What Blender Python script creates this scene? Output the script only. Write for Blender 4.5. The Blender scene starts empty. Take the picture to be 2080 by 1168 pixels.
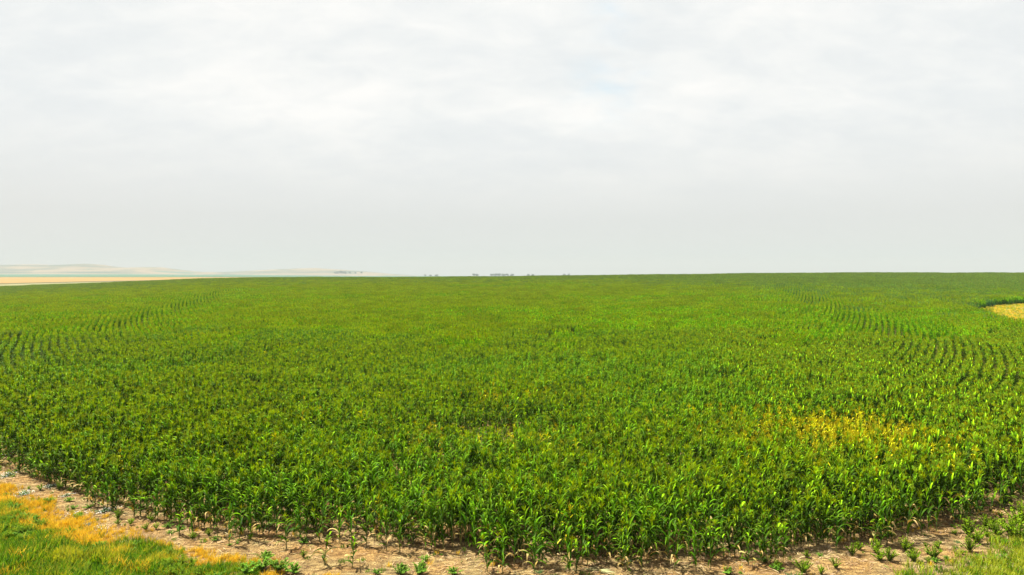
import bpy, math, random
import numpy as np
from mathutils import Vector, Matrix, Euler

R = math.radians
sc = bpy.context.scene
col = sc.collection

# ------------------------------------------------------------------ camera
CAM_Z = 9.2
PITCH = math.atan(24 / 1387.0)
F = 1387.0                      # focal length in pixels of the 2080 wide photograph
cd = bpy.data.cameras.new("camera"); cd.lens = 24.0; cd.sensor_width = 36.0
cd.clip_start = 0.1; cd.clip_end = 20000
cam = bpy.data.objects.new("camera", cd); col.objects.link(cam)
cam.location = (0, 0, CAM_Z); cam.rotation_euler = (R(90) - PITCH, 0, 0)
sc.camera = cam

# ------------------------------------------------------------------ exposure
sc.view_settings.view_transform = 'Standard'
sc.view_settings.look = 'None'
sc.view_settings.exposure = 1.5
sc.view_settings.gamma = 1.0
sc.view_settings.use_curve_mapping = False
cy = sc.cycles
cy.max_bounces = 5; cy.diffuse_bounces = 2; cy.glossy_bounces = 2
cy.transmission_bounces = 3; cy.volume_bounces = 1; cy.transparent_max_bounces = 4

# ------------------------------------------------------------------ sun
SUN_EL, SUN_AZ = R(60), R(292)      # azimuth measured clockwise from +Y
sl = bpy.data.lights.new("sun", 'SUN'); sl.energy = 4.9; sl.angle = R(3); sl.color = (1.0, 0.975, 0.89)
so = bpy.data.objects.new("sun", sl); col.objects.link(so)
sd = Vector((math.sin(SUN_AZ) * math.cos(SUN_EL), math.cos(SUN_AZ) * math.cos(SUN_EL), math.sin(SUN_EL)))
so.rotation_euler = sd.to_track_quat('Z', 'Y').to_euler()
so.location = (-30, -40, 60)

# ------------------------------------------------------------------ world: pale cloud deck over a Nishita sky
class NT:
    def __init__(s, nt): s.nt = nt; nt.nodes.clear()
    def n(s, t, **kw):
        nd = s.nt.nodes.new(t)
        for k, v in kw.items():
            if k.startswith('i_'):
                nd.inputs[k[2:].replace('_', ' ')].default_value = v
            else: setattr(nd, k, v)
        return nd
    def l(s, a, b): s.nt.links.new(a, b)
    def math(s, op, a, b=None, clamp=False):
        m = s.n('ShaderNodeMath', operation=op); m.use_clamp = clamp
        for i, v in enumerate((a, b)):
            if v is None: continue
            if isinstance(v, (int, float)): m.inputs[i].default_value = v
            else: s.l(v, m.inputs[i])
        return m.outputs[0]
    def mix(s, f, a, b, bt='MIX'):
        m = s.n('ShaderNodeMix', data_type='RGBA', blend_type=bt)
        for i, v in ((0, f), (6, a), (7, b)):
            if isinstance(v, (int, float)): m.inputs[i].default_value = v
            elif isinstance(v, (tuple, list)): m.inputs[i].default_value = (*v[:3], 1)
            else: s.l(v, m.inputs[i])
        return m.outputs[2]
    def ramp(s, f, stops):
        r = s.n('ShaderNodeValToRGB'); e = r.color_ramp.elements
        while len(e) > 1: e.remove(e[-1])
        e[0].position = stops[0][0]; e[0].color = (*stops[0][1], 1)
        for p, c in stops[1:]:
            k = e.new(p); k.color = (*c, 1)
        s.l(f, r.inputs[0]); return r.outputs[0]
    def noise(s, vec, scale, detail=4, rough=0.5, dist=0.0):
        k = s.n('ShaderNodeTexNoise'); k.inputs['Scale'].default_value = scale
        k.inputs['Detail'].default_value = detail; k.inputs['Roughness'].default_value = rough
        k.inputs['Distortion'].default_value = dist
        if vec is not None: s.l(vec, k.inputs['Vector'])
        return k.outputs[0]

w = bpy.data.worlds.new("World"); sc.world = w; w.use_nodes = True
t = NT(w.node_tree)
sky = t.n('ShaderNodeTexSky'); sky.sky_type = 'NISHITA'; sky.sun_disc = False
sky.sun_elevation = SUN_EL; sky.sun_rotation = SUN_AZ; sky.dust_density = 4
tc = t.n('ShaderNodeTexCoord')
sx = t.n('ShaderNodeSeparateXYZ'); t.l(tc.outputs['Generated'], sx.inputs[0])
zc_ = t.math('MAXIMUM', sx.outputs[2], 0.0)
den = t.math('ADD', zc_, 0.30)
cx = t.n('ShaderNodeCombineXYZ')
t.l(t.math('DIVIDE', sx.outputs[0], den), cx.inputs[0])
t.l(t.math('DIVIDE', sx.outputs[1], den), cx.inputs[1])
mp = t.n('ShaderNodeMapping'); t.l(cx.outputs[0], mp.inputs[0])
mp.inputs['Rotation'].default_value = (0, 0, R(14)); mp.inputs['Scale'].default_value = (1.3, 2.0, 1)
n1 = t.noise(mp.outputs[0], 1.1, 7, 0.52, 0.25)
n2 = t.noise(mp.outputs[0], 5.5, 7, 0.62, 0.5)
nn = t.math('ADD', t.math('MULTIPLY', n1, 0.7), t.math('MULTIPLY', n2, 0.3))
SK = 2 ** -sc.view_settings.exposure
def g(*c): return tuple(v * SK for v in c)
cl = t.ramp(nn, [(0.36, g(.82, .855, .87)), (0.45, g(.87, .895, .90)), (0.53, g(.94, .95, .94)), (0.62, g(1.02, 1.01, .985))])
low = t.math('MULTIPLY', zc_, 3.4, True)                # thick pale haze hides the clouds low down
lowr = t.ramp(low, [(0.0, g(.78, .785, .75)), (0.25, g(.77, .785, .77)), (0.6, g(.83, .845, .84)), (1.0, g(.92, .93, .925))])
fade = t.ramp(low, [(0.28, (0, 0, 0)), (0.75, (1, 1, 1))])
cloud = t.mix(fade, lowr, cl)
# thin places where the blue sky shows faintly
skyc = t.mix(1.0, sky.outputs[0], (0.082, 0.098, 0.088), 'MULTIPLY')
n3 = t.noise(mp.outputs[0], 6.0, 5, 0.6)
hole = None
for hx, hz_, hw in ((.144, .278, 480), (.15, .392, 1400)):      # thin spots in the cloud deck
    nd = t.n('ShaderNodeVectorMath', operation='DISTANCE'); t.l(tc.outputs['Generated'], nd.inputs[0])
    v_ = Vector((hx, 1, hz_)).normalized(); nd.inputs[1].default_value = v_
    e_ = t.math('EXPONENT', t.math('MULTIPLY', t.math('MULTIPLY', nd.outputs['Value'], nd.outputs['Value']), -hw))
    hole = e_ if hole is None else t.math('ADD', hole, e_)
hole = t.math('MULTIPLY', hole, t.math('MULTIPLY', t.math('SUBTRACT', n3, .40, True), 3.4), True)
hole = t.math('MULTIPLY', hole, .36)
final = t.mix(hole, cloud, skyc)
bg = t.n('ShaderNodeBackground'); bg.inputs[1].default_value = 1.0
t.l(final, bg.inputs[0])
wo = t.n('ShaderNodeOutputWorld'); t.l(bg.outputs[0], wo.inputs[0])

# ------------------------------------------------------------------ helpers
rng = np.random.default_rng(7)
rnd = random.Random(11)

def tag(o, label=None, cat=None, group=None, kind=None):
    if label: o['label'] = label
    if cat: o['category'] = cat
    if group: o['group'] = group
    if kind: o['kind'] = kind
    return o

class MB:
    """collects vertices, faces, a tint per vertex"""
    def __init__(s): s.v = []; s.f = []; s.c = []
    def add(s, vs, fs, cs):
        b = len(s.v); s.v += [tuple(p) for p in vs]; s.f += [tuple(i + b for i in q) for q in fs]
        s.c += list(cs) if isinstance(cs, list) else [cs] * len(vs)
    def join(s, o, M=None):
        b = len(s.v)
        s.v += [tuple(M @ Vector(p)) if M else p for p in o.v]; s.f += [tuple(i + b for i in q) for q in o.f]; s.c += o.c
    def mesh(s, name, m, smooth=True):
        me = bpy.data.meshes.new(name); me.from_pydata(s.v, [], s.f)
        a = me.color_attributes.new("tint", 'FLOAT_COLOR', 'POINT')
        a.data.foreach_set("color", np.array([(*c[:3], 1) for c in s.c], dtype=np.float32).ravel())
        if m: me.materials.append(m)
        me.polygons.foreach_set("use_smooth", [smooth] * len(me.polygons)); me.update()
        return me
    def build(s, name, m, parent=None, smooth=True, link=True):
        o = bpy.data.objects.new(name, s.mesh(name, m, smooth))
        if link: col.objects.link(o)
        if parent: o.parent = parent
        return o

def vary(c, a, r=rnd):
    k = 1 + r.uniform(-a, a)
    return tuple(max(0, x * k * (1 + r.uniform(-a, a) * .4)) for x in c)
def lerp(a, b, t): return tuple(x + (y - x) * t for x, y in zip(a, b))

def smooth01(x): x = np.clip(x, 0, 1); return x * x * (3 - 2 * x)

# value noise for planting patterns
_lat = rng.random((256, 256))
def vnoise(x, y, s, seed=0):
    x = np.asarray(x) / s + seed * 17.3; y = np.asarray(y) / s + seed * 9.7
    xi = np.floor(x).astype(int); yi = np.floor(y).astype(int); fx = smooth01(x - xi); fy = smooth01(y - yi)
    L = lambda a, b: _lat[a % 256, b % 256]
    return (L(xi, yi) * (1 - fx) + L(xi + 1, yi) * fx) * (1 - fy) + (L(xi, yi + 1) * (1 - fx) + L(xi + 1, yi + 1) * fx) * fy

# ------------------------------------------------------------------ terrain
CU = [-1.2, -.75, -.53, -.47, -.42, -.37, -.1, .15, .35, .5, .75, 1.2]
CP = [590, 584, 570.8, 566.2, 564.8, 563.5, 562.5, 558.5, 555.5, 553.6, 554.2, 557]
DC = 420.0
def terr(x, y):
    x = np.asarray(x, float); y = np.asarray(y, float)
    u = x / np.maximum(y, 60)
    zc = CAM_Z - (np.interp(u, CU, CP) - 560) / F * DC - 1.85
    s = np.clip((y - 60) / (DC - 60), 0, 1)
    zn = zc * (s ** 1.25)
    zf = 2.9 + np.clip(y - 550, 0, 850) * .0037 + np.clip(y - 1400, 0, 3200) * .0041 * np.interp(u, [-.55, -.2], [1, 0])
    wv = smooth01((y - DC) / 110)
    near = .10 * (vnoise(x, y, 9, 1) - .5) + .05 * (vnoise(x, y, 2.3, 2) - .5)
    near = near * np.clip(1 - y / 80, 0, 1)
    return zn * (1 - wv) + zf * wv + near
def tz(x, y): return float(terr(x, y))

def at(px, py):
    """where the line of sight through a photograph pixel meets the ground"""
    a = (px - 1040) / F; b = -(py - 584) / F
    d = Vector((a, math.cos(PITCH) + b * math.sin(PITCH), -math.sin(PITCH) + b * math.cos(PITCH)))
    s = 1.0
    for i in range(4000):
        p = Vector((0, 0, CAM_Z)) + d * s
        if p.z < tz(p.x, p.y): break
        s += .05 if s < 60 else .5
    return p.x, p.y

# ------------------------------------------------------------------ materials
def mat(name):
    m = bpy.data.materials.new(name); m.use_nodes = True
    return m, NT(m.node_tree)

def leafmat(name, rough=.45, spec=.3, transl=.3, bright=1.0, rv=.35):
    m, t = mat(name)
    a = t.n('ShaderNodeAttribute', attribute_name='tint')
    oi = t.n('ShaderNodeObjectInfo')
    k = t.math('MULTIPLY', t.math('ADD', t.math('MULTIPLY', oi.outputs['Random'], rv), 1 - rv / 2), bright * .80)
    ge = t.n('ShaderNodeNewGeometry')
    n = t.noise(ge.outputs['Position'], 9, 2)
    k = t.math('MULTIPLY', k, t.math('ADD', t.math('MULTIPLY', n, .7), .65))
    c = t.n('ShaderNodeVectorMath', operation='SCALE'); t.l(a.outputs[0], c.inputs[0]); t.l(k, c.inputs['Scale'])
    p = t.n('ShaderNodeBsdfPrincipled'); t.l(c.outputs[0], p.inputs['Base Color'])
    p.inputs['Roughness'].default_value = rough; p.inputs['Specular IOR Level'].default_value = spec
    tr = t.n('ShaderNodeBsdfTranslucent')
    t.l(t.mix(1.0, c.outputs[0], (1.5, 1.25, .5), 'MULTIPLY'), tr.inputs[0])
    mx = t.n('ShaderNodeMixShader'); mx.inputs[0].default_value = transl
    t.l(p.outputs[0], mx.inputs[1]); t.l(tr.outputs[0], mx.inputs[2])
    o = t.n('ShaderNodeOutputMaterial'); t.l(mx.outputs[0], o.inputs[0])
    return m
M_leaf = leafmat('corn_leaf', .45, .03, .18, 1.14)
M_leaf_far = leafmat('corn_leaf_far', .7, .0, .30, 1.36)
M_stalk = leafmat('corn_stalk', .7, .05, .0)
M_tassel = leafmat('corn_tassel', .9, .02, .3, 1.15)
M_grass = leafmat('grass_blade', .6, .08, .35)
M_dry = leafmat('dry_leaf', .8, .1, .2)
M_weed = leafmat('weed_leaf', .6, .08, .3)
M_bark = leafmat('bark', .9, .1, .0)

def diffmat(name, fn, rough=.95, bump=None):
    m, t = mat(name)
    ge = t.n('ShaderNodeNewGeometry')
    c = fn(t, ge.outputs['Position'])
    c = t.mix(1.0, c, (.75, .79, .66), 'MULTIPLY')
    p = t.n('ShaderNodeBsdfPrincipled'); p.inputs['Roughness'].default_value = rough
    p.inputs['Specular IOR Level'].default_value = .15
    t.l(c, p.inputs['Base Color'])
    if bump:
        b = t.n('ShaderNodeBump'); b.inputs['Strength'].default_value = bump[1]; b.inputs['Distance'].default_value = bump[2]
        h = t.math('ADD', t.noise(ge.outputs['Position'], bump[0], 6, .65), t.math('MULTIPLY', t.noise(ge.outputs['Position'], bump[0] * 6, 3, .6), .35))
        t.l(h, b.inputs['Height']); t.l(b.outputs[0], p.inputs['Normal'])
    o = t.n('ShaderNodeOutputMaterial'); t.l(p.outputs[0], o.inputs[0])
    return m

def soil_fn(t, P):
    mp = t.n('ShaderNodeMapping'); t.l(P, mp.inputs[0]); mp.inputs['Rotation'].default_value = (0, 0, R(8)); mp.inputs['Scale'].default_value = (.8, 1.9, 1)
    a = t.noise(mp.outputs[0], 3.2, 8, .68, .6)
    b = t.noise(P, 26, 5, .7)
    c1 = t.ramp(a, [(0.32, (.10, .060, .028)), (0.45, (.20, .130, .065)), (0.55, (.33, .235, .120)), (0.70, (.47, .36, .205))])
    c2 = t.ramp(b, [(0.38, (.16, .12, .09)), (0.48, (.66, .62, .58)), (0.60, (1.32, 1.27, 1.15))])
    c = t.mix(.85, c1, c2, 'MULTIPLY')
    d = t.noise(P, .5, 4, .6)
    return t.mix(t.ramp(d, [(.42, (0, 0, 0)), (.62, (.55, .55, .55))]), c, t.mix(1.0, c, (1.25, .85, .5), 'MULTIPLY'))
M_soil = diffmat('soil', soil_fn, .95, (7, .9, .05))
def wheat_fn(t, P):
    mp = t.n('ShaderNodeMapping'); t.l(P, mp.inputs[0]); mp.inputs['Scale'].default_value = (.2, 1, 1)
    return t.ramp(t.noise(mp.outputs[0], .05, 6, .6), [(.3, (.25, .145, .05)), (.5, (.29, .175, .065)), (.7, (.33, .21, .09))])
M_wheat = diffmat('wheat', wheat_fn)
def strip_fn(c0, c1, s):
    def fn(t, P): return t.ramp(t.noise(P, s, 5, .6), [(.35, c0), (.65, c1)])
    return fn
M_path = diffmat('pale_path', strip_fn((.17, .16, .08), (.25, .22, .12), .1))
M_scrub = diffmat('scrub', strip_fn((.06, .055, .02), (.12, .10, .04), .1))
M_teal = diffmat('far_crop', strip_fn((.05, .12, .085), (.08, .16, .11), .01))
M_stubble = diffmat('stubble', lambda t, P: t.mix(t.ramp(t.noise(P, 4, 5, .7), [(.35, (0, 0, 0)), (.65, (1, 1, 1))]),
    t.ramp(t.noise(P, .16, 5, .6), [(.3, (.25, .25, .02)), (.5, (.15, .21, .012)), (.7, (.36, .29, .05))]), (.28, .26, .025)))
def hill_fn(t, P):
    mp = t.n('ShaderNodeMapping'); t.l(P, mp.inputs[0]); mp.inputs['Scale'].default_value = (.35, .6, 6)
    a = t.noise(mp.outputs[0], .0055, 4, .5)
    return t.ramp(a, [(.36, (.07, .09, .07)), (.46, (.15, .13, .10)), (.52, (.28, .19, .135)), (.62, (.25, .175, .13)), (.70, (.06, .13, .10))])
M_hill = diffmat('hillside', hill_fn)

# ------------------------------------------------------------------ ground, hills, far fields
def grid(name, ys, us, xf, zf, m, kind='structure', label=None, cat=None):
    vs = []; fs = []
    for j, y in enumerate(ys):
        for i, u in enumerate(us):
            x = xf(u, y); vs.append((x, y, zf(x, y)))
    n = len(us)
    for j in range(len(ys) - 1):
        for i in range(n - 1):
            a = j * n + i; fs.append((a, a + 1, a + 1 + n, a + n))
    me = bpy.data.meshes.new(name); me.from_pydata(vs, [], fs); me.materials.append(m)
    me.polygons.foreach_set("use_smooth", [True] * len(me.polygons))
    o = bpy.data.objects.new(name, me); col.objects.link(o)
    return tag(o, label, cat, None, kind)

ysg = list(np.arange(-40, 60, .8)) + list(np.arange(60, 160, 4)) + list(np.arange(160, 620, 10)) + list(np.arange(620, 1400, 60)) + list(np.arange(1400, 8000, 120))
usg = np.linspace(-1, 1, 181)
grid('ground', ysg, usg, lambda u, y: u * abs(u) ** .35 * (90 + 1.35 * max(y, 0)), tz, M_soil, label='bare tan soil under and in front of the corn', cat='ground')

def sheet(name, y0f, y1f, u0, u1, m, lift, label, cat, nu=80, ny=10):
    us = np.linspace(u0, u1, nu); vs = []; fs = []
    for j in range(ny + 1):
        for u in us:
            y = y0f(u) + (y1f(u) - y0f(u)) * j / ny; x = u * y
            vs.append((x, y, tz(x, y) + lift))
    for j in range(ny):
        for i in range(nu - 1):
            a = j * nu + i; fs.append((a, a + 1, a + 1 + nu, a + nu))
    me = bpy.data.meshes.new(name); me.from_pydata(vs, [], fs); me.materials.append(m)
    o = bpy.data.objects.new(name, me); col.objects.link(o)
    return tag(o, label, cat, None, 'structure')
CK = lambda u: 455.0
PE = lambda u: float(np.interp(u, [-.75, -.53, -.42, -.36], [500, 700, 1000, 1180]))
SE = lambda u: float(np.interp(u, [-.75, -.53, -.42, -.36], [532, 770, 1120, 1300]))
sheet('path', CK, PE, -1.3, 1.2, M_path, .25, 'pale strip along the far edge of the corn', 'path')
sheet('scrub_verge', PE, SE, -1.3, 1.2, M_scrub, .25, 'dark strip before the ripe field', 'ground', ny=4)
sheet('wheat_field', SE, lambda u: 1380, -1.4, 1.2, M_wheat, .3, 'ripe golden field beyond the corn at the left', 'field', ny=20)
sheet('far_crop_field', lambda u: 1380, lambda u: 4800, -1.4, 1.2, M_teal, .6, 'hazy green field at the foot of the hills', 'field', ny=40)

HA = [(-400, 546), (-200, 540), (0, 538.5), (60, 537.2), (120, 538), (175, 536), (205, 537.5), (235, 542), (258, 544), (300, 542.3), (325, 542.6), (350, 546.5), (385, 550.5), (430, 554), (500, 558), (560, 562), (700, 570)]
HB = [(200, 570), (340, 557), (400, 553), (470, 552), (540, 548.5), (600, 545.2), (640, 544.5), (670, 546.5), (710, 549), (750, 552), (790, 556), (830, 559), (880, 562), (1000, 566), (2600, 566)]
def hz(x, y):
    base = tz(x, y)
    def one(P, D, sg):
        u = x / D * F + 1040
        py = np.interp(u, [p[0] for p in P], [p[1] for p in P])
        h = max(0, CAM_Z + (560 - py) / F * D - base)
        e = (y - D) / sg
        return h * math.exp(-e * e)
    hA = one(HA, 5200, 330); hB = one(HB, 6200, 380)
    wob = 1 + .05 * (float(vnoise(x, y, 130, 5)) - .5)
    return base - 1.0 + max(hA, hB) * wob + (1 if max(hA, hB) > 1 else max(hA, hB))
grid('hills', list(np.arange(4300, 7600, 40)), np.linspace(-1, 1, 320), lambda u, y: u * 9000, hz, M_hill, label='low rolling hills fading in haze', cat='hills')

# ------------------------------------------------------------------ corn plants
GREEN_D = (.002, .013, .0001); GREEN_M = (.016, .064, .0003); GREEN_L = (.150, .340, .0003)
YEL = (.60, .56, .006); STRAW = (.52, .36, .16); TASS = (.29, .37, .003)

def leaf(mb, base, az, L, W, e0, e1, segs, colr, tipc, wind=None, r=rnd, fold=.35, two=True, kink=None):
    p = Vector(base); dirh = Vector((math.cos(az), math.sin(az), 0))
    side0 = Vector((-math.sin(az), math.cos(az), 0)); tw = r.uniform(-.9, .9)
    vs = []; cs = []; fs = []
    ds = L / segs
    for i in range(segs + 1):
        q = i / segs
        if kink and q > kink[0]: e = min(e1, -.7) + r.uniform(-.2, .2)
        else: e = e0 + (e1 - e0) * q ** 1.35
        d = dirh * math.cos(e) + Vector((0, 0, 1)) * math.sin(e)
        if wind: d = (d + wind * (q * 1.2)).normalized()
        wv = W * .5 * min(1, (.35 + 2.6 * q)) * (1 - q ** 2.4) * (1 + .12 * math.sin(q * 19 + tw * 9)) + .002
        s = side0.copy(); s.rotate(Matrix.Rotation(tw * q, 3, d))
        s = (s - d * s.dot(d)).normalized(); nrm = s.cross(d) if s.cross(d).z > 0 else d.cross(s)
        c = lerp(colr, tipc, q ** 3)
        if two:
            vs += [p - s * wv + nrm * wv * fold, p.copy(), p + s * wv + nrm * wv * fold]
            cs += [c, lerp(c, (.22, .36, .01), .2), c]
        else:
            vs += [p - s * wv, p + s * wv]; cs += [c, c]
        p = p + d * ds
    k = 3 if two else 2
    for i in range(segs):
        for j in range(k - 1):
            a = i * k + j; fs.append((a, a + 1, a + 1 + k, a + k))
    mb.add(vs, fs, cs)

def tube(mb, pts, rads, n, c):
    vs = []; fs = []
    for i, (p, rr) in enumerate(zip(pts, rads)):
        for k in range(n):
            a = 2 * math.pi * k / n
            vs.append((p[0] + rr * math.cos(a), p[1] + rr * math.sin(a), p[2]))
    for i in range(len(pts) - 1):
        for k in range(n):
            a = i * n + k; b = i * n + (k + 1) % n
            fs.append((a, b, b + n, a + n))
    cs = [c[min(len(c) - 1, i)] for i in range(len(pts)) for k in range(n)] if isinstance(c, list) else c
    mb.add(vs, fs, cs)

def corn(kind='green', lod=0, r=rnd):
    """returns the parts of one corn plant as mesh builders"""
    st, fo, ta, ea = MB(), MB(), MB(), MB()
    H = {'green': r.uniform(1.38, 1.58), 'dark': r.uniform(1.45, 1.6), 'yellow': r.uniform(1.15, 1.45), 'short': r.uniform(.80, 1.05), 'wind': r.uniform(1.4, 1.6)}[kind]
    wind = Vector((1, .3, -.1)) * r.uniform(.3, .65) if kind == 'wind' else None
    lean = Vector((r.uniform(-.06, .06), r.uniform(-.06, .06), 0))
    if kind == 'wind': lean = Vector((r.uniform(.08, .28), r.uniform(-.03, .1), 0))
    if kind == 'short': lean *= 2
    P = lambda h: Vector((lean.x * (h / H) ** 2 * H, lean.y * (h / H) ** 2 * H, h))
    hs = [0, .25 * H, .5 * H, .75 * H, H]
    sc_ = [(.20, .16, .06), (.10, .17, .03), (.08, .19, .02), (.08, .20, .02), (.12, .24, .03)]
    if kind == 'yellow': sc_ = [lerp(c, YEL, .6) for c in sc_]
    tube(st, [P(h) for h in hs], [.016, .014, .012, .010, .006], 6 if lod == 0 else 3, sc_)
    n = {0: 16, 1: 9}[lod] - (3 if kind == 'short' and lod == 0 else 0)
    plane = r.uniform(-.25, .25)
    segs = 7 if lod == 0 else 3
    for i in range(n):
        q = (i + .5) / n; h = H * (.08 + .90 * q)
        az = plane + math.pi * (i % 2) + r.gauss(0, .28 if q > .5 else 1.0)
        if wind and q > .5: az = r.gauss(0, .35) + (math.pi if (i % 2 and r.random() < .5) else 0)
        L = (.36 + .36 * math.sin(math.pi * min(1, q * 1.02 + .12))) * r.uniform(.8, 1.15) * (H / 1.5) ** (.45 if kind == 'short' else .7)
        W = r.uniform(.050, .080) * (.8 if q > .85 else (1.25 if q < .5 else 1))
        e0 = R(r.uniform(50, 76)) if q < .5 else R(r.uniform(66, 85)); e1 = R(r.uniform(-88, 0)) if q < .6 else R(r.uniform(-80, 62))
        if wind: e1 = R(r.uniform(-25, 30))
        if kind == 'short': e0 = R(r.uniform(35, 68)); e1 = R(r.uniform(-80, -10)); az += r.gauss(0, .5)
        base = lerp(GREEN_D, GREEN_M, r.random()) if q < (.72 if lod == 0 else .5) else lerp(GREEN_M, GREEN_L, r.random() ** (1.1 if lod == 0 else .9))  # canopy shade painted in: lower leaves tinted near black, upper ones sunlit
        if q > .66 and r.random() < .24: base = lerp(base, (.32, .54, .006), r.uniform(.3, .9))  # painted highlight on some of the upper leaves
        if kind == 'dark': base = lerp(base, (.030, .140, .001), .5)
        tip = lerp(base, (.24, .36, .01), r.random() * .6)
        if q < .22 and lod == 0 and r.random() < .38: base = lerp((.30, .22, .04), STRAW, r.random()); tip = STRAW; e1 = R(-80)
        if kind == 'yellow' and r.random() < .8: base = lerp(base, vary(YEL, .25, r), r.uniform(.25, 1)); tip = vary((.64, .56, .02), .2, r)
        base = vary(base, .28, r)
        kink = (r.uniform(.5, .78),) if (r.random() < .6 and not (wind and r.random() < .6)) else None
        if lod: L *= 1.0; W *= 1.35
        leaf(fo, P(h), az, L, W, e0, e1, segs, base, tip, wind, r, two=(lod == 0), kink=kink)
    # tassel
    if kind != 'dark' and not (kind == 'short' and r.random() < .5):
        k = r.randint(7, 11) if lod == 0 else 5
        top = P(H); tl = .30 * (.7 if kind == 'short' else 1)
        tcol = vary(TASS, .25, r)
        if r.random() < .45: tcol = lerp(tcol, (.20, .30, .03), .6)
        if kind == 'yellow': tcol = vary((.50, .46, .008), .2, r)
        for j in range(k):
            a = r.uniform(0, 2 * math.pi); e = R(88 if j == 0 else r.uniform(35, 75))
            dh = Vector((math.cos(a) * math.cos(e), math.sin(a) * math.cos(e), math.sin(e)))
            if wind: dh = (dh + wind * .35).normalized()
            l = tl * (1.1 if j == 0 else r.uniform(.55, .9)); s = Vector((-math.sin(a), math.cos(a), 0)) * (.008 if lod == 0 else .018)
            b0 = top + Vector((0, 0, .05 * j / k)); mid = b0 + dh * l * .6; end = b0 + dh * l + Vector((0, 0, -.12 * l * (j > 0)))
            up = s.cross(dh)
            ta.add([b0 - s, b0 + s, mid + s, mid - s, end, b0 - up, b0 + up, mid + up, mid - up], [(0, 1, 2, 3), (3, 2, 4), (5, 6, 7, 8), (8, 7, 4)], tcol)
    # ear
    if lod == 0 and kind in ('green', 'dark', 'wind', 'yellow'):
        h = H * r.uniform(.42, .52); a = plane + r.choice([0, math.pi]); d = Vector((math.cos(a) * .38, math.sin(a) * .38, .92))
        b0 = P(h) + Vector((math.cos(a), math.sin(a), 0)) * .015
        tube(ea, [b0, b0 + d * .05, b0 + d * .13, b0 + d * .19, b0 + d * .21], [.008, .022, .024, .012, .006], 6,
             [vary((.16, .26, .05), .1, r)] * 4 + [(.25, .12, .04)])
    return {'stalk': st, 'foliage': fo, 'tassel': ta, 'ear': ea}

PM = {'stalk': M_stalk, 'foliage': M_leaf, 'tassel': M_tassel, 'ear': M_stalk}
KINDS = ['green'] * 9 + ['dark'] * 5 + ['yellow'] * 4 + ['short'] * 4 + ['wind'] * 6
KI = {k: [i for i, q in enumerate(KINDS) if q == k] for k in set(KINDS)}
variants = [corn(k, 0, random.Random(100 + i)) for i, k in enumerate(KINDS)]
part_meshes = [{p: mb.mesh(p, PM[p]) for p, mb in v.items() if mb.v} for v in variants]

def joined_mesh(name, parts_list, far=None):
    """one mesh with several material slots out of plant parts [(parts, matrix)]"""
    V = []; Fc = []; C = []; MI = []; mats = [M_stalk, far or M_leaf, M_tassel]
    mi = {'stalk': 0, 'foliage': 1, 'tassel': 2, 'ear': 0}
    for parts, Mx in parts_list:
        for p, mb in parts.items():
            b = len(V); V += [tuple(Mx @ Vector(q)) for q in mb.v] if Mx else mb.v
            Fc += [tuple(i + b for i in q) for q in mb.f]; C += mb.c; MI += [mi[p]] * len(mb.f)
    me = bpy.data.meshes.new(name); me.from_pydata(V, [], Fc)
    a = me.color_attributes.new("tint", 'FLOAT_COLOR', 'POINT')
    a.data.foreach_set("color", np.array([(*c[:3], 1) for c in C], dtype=np.float32).ravel())
    for m in mats: me.materials.append(m)
    me.polygons.foreach_set("material_index", MI)
    me.polygons.foreach_set("use_smooth", [True] * len(me.polygons)); me.update()
    return me

def proto_collection(name, meshes):
    c = bpy.data.collections.new(name)
    for i, me in enumerate(meshes):
        o = bpy.data.objects.new(f"{name}_shape_{i:03d}", me); c.objects.link(o)
    return c

def scatter(name, pts, rot, scl, idx, pcol, label, cat, group=None):
    """one object of kind stuff: instances of the shapes in pcol on the given points"""
    me = bpy.data.meshes.new(name); me.vertices.add(len(pts))
    me.vertices.foreach_set("co", np.asarray(pts, np.float32).ravel())
    for nm, ty, key, arr in (("rot", 'FLOAT_VECTOR', 'vector', rot), ("scl", 'FLOAT_VECTOR', 'vector', scl), ("idx", 'INT', 'value', idx)):
        a = me.attributes.new(nm, ty, 'POINT'); a.data.foreach_set(key, np.asarray(arr, np.int32 if ty == 'INT' else np.float32).ravel())
    me.update()
    o = bpy.data.objects.new(name, me); col.objects.link(o)
    ng = bpy.data.node_groups.new(name, 'GeometryNodeTree')
    ng.interface.new_socket('Geometry', in_out='INPUT', socket_type='NodeSocketGeometry')
    ng.interface.new_socket('Geometry', in_out='OUTPUT', socket_type='NodeSocketGeometry')
    N = ng.nodes; gi = N.new('NodeGroupInput'); go = N.new('NodeGroupOutput')
    ip = N.new('GeometryNodeInstanceOnPoints'); ci = N.new('GeometryNodeCollectionInfo')
    ci.inputs['Collection'].default_value = pcol; ci.inputs['Separate Children'].default_value = True; ci.inputs['Reset Children'].default_value = True
    def na(n, dt):
        k = N.new('GeometryNodeInputNamedAttribute'); k.data_type = dt; k.inputs['Name'].default_value = n; return k.outputs[0]
    e2 = N.new('FunctionNodeEulerToRotation')
    ng.links.new(gi.outputs[0], ip.inputs['Points']); ng.links.new(ci.outputs[0], ip.inputs['Instance'])
    ip.inputs['Pick Instance'].default_value = True
    ng.links.new(na('idx', 'INT'), ip.inputs['Instance Index'])
    ng.links.new(na('rot', 'FLOAT_VECTOR'), e2.inputs[0]); ng.links.new(e2.outputs[0], ip.inputs['Rotation'])
    ng.links.new(na('scl', 'FLOAT_VECTOR'), ip.inputs['Scale'])
    ng.links.new(ip.outputs[0], go.inputs[0])
    md = o.modifiers.new('scatter', 'NODES'); md.node_group = ng
    return tag(o, label, cat, group, 'stuff')

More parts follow.
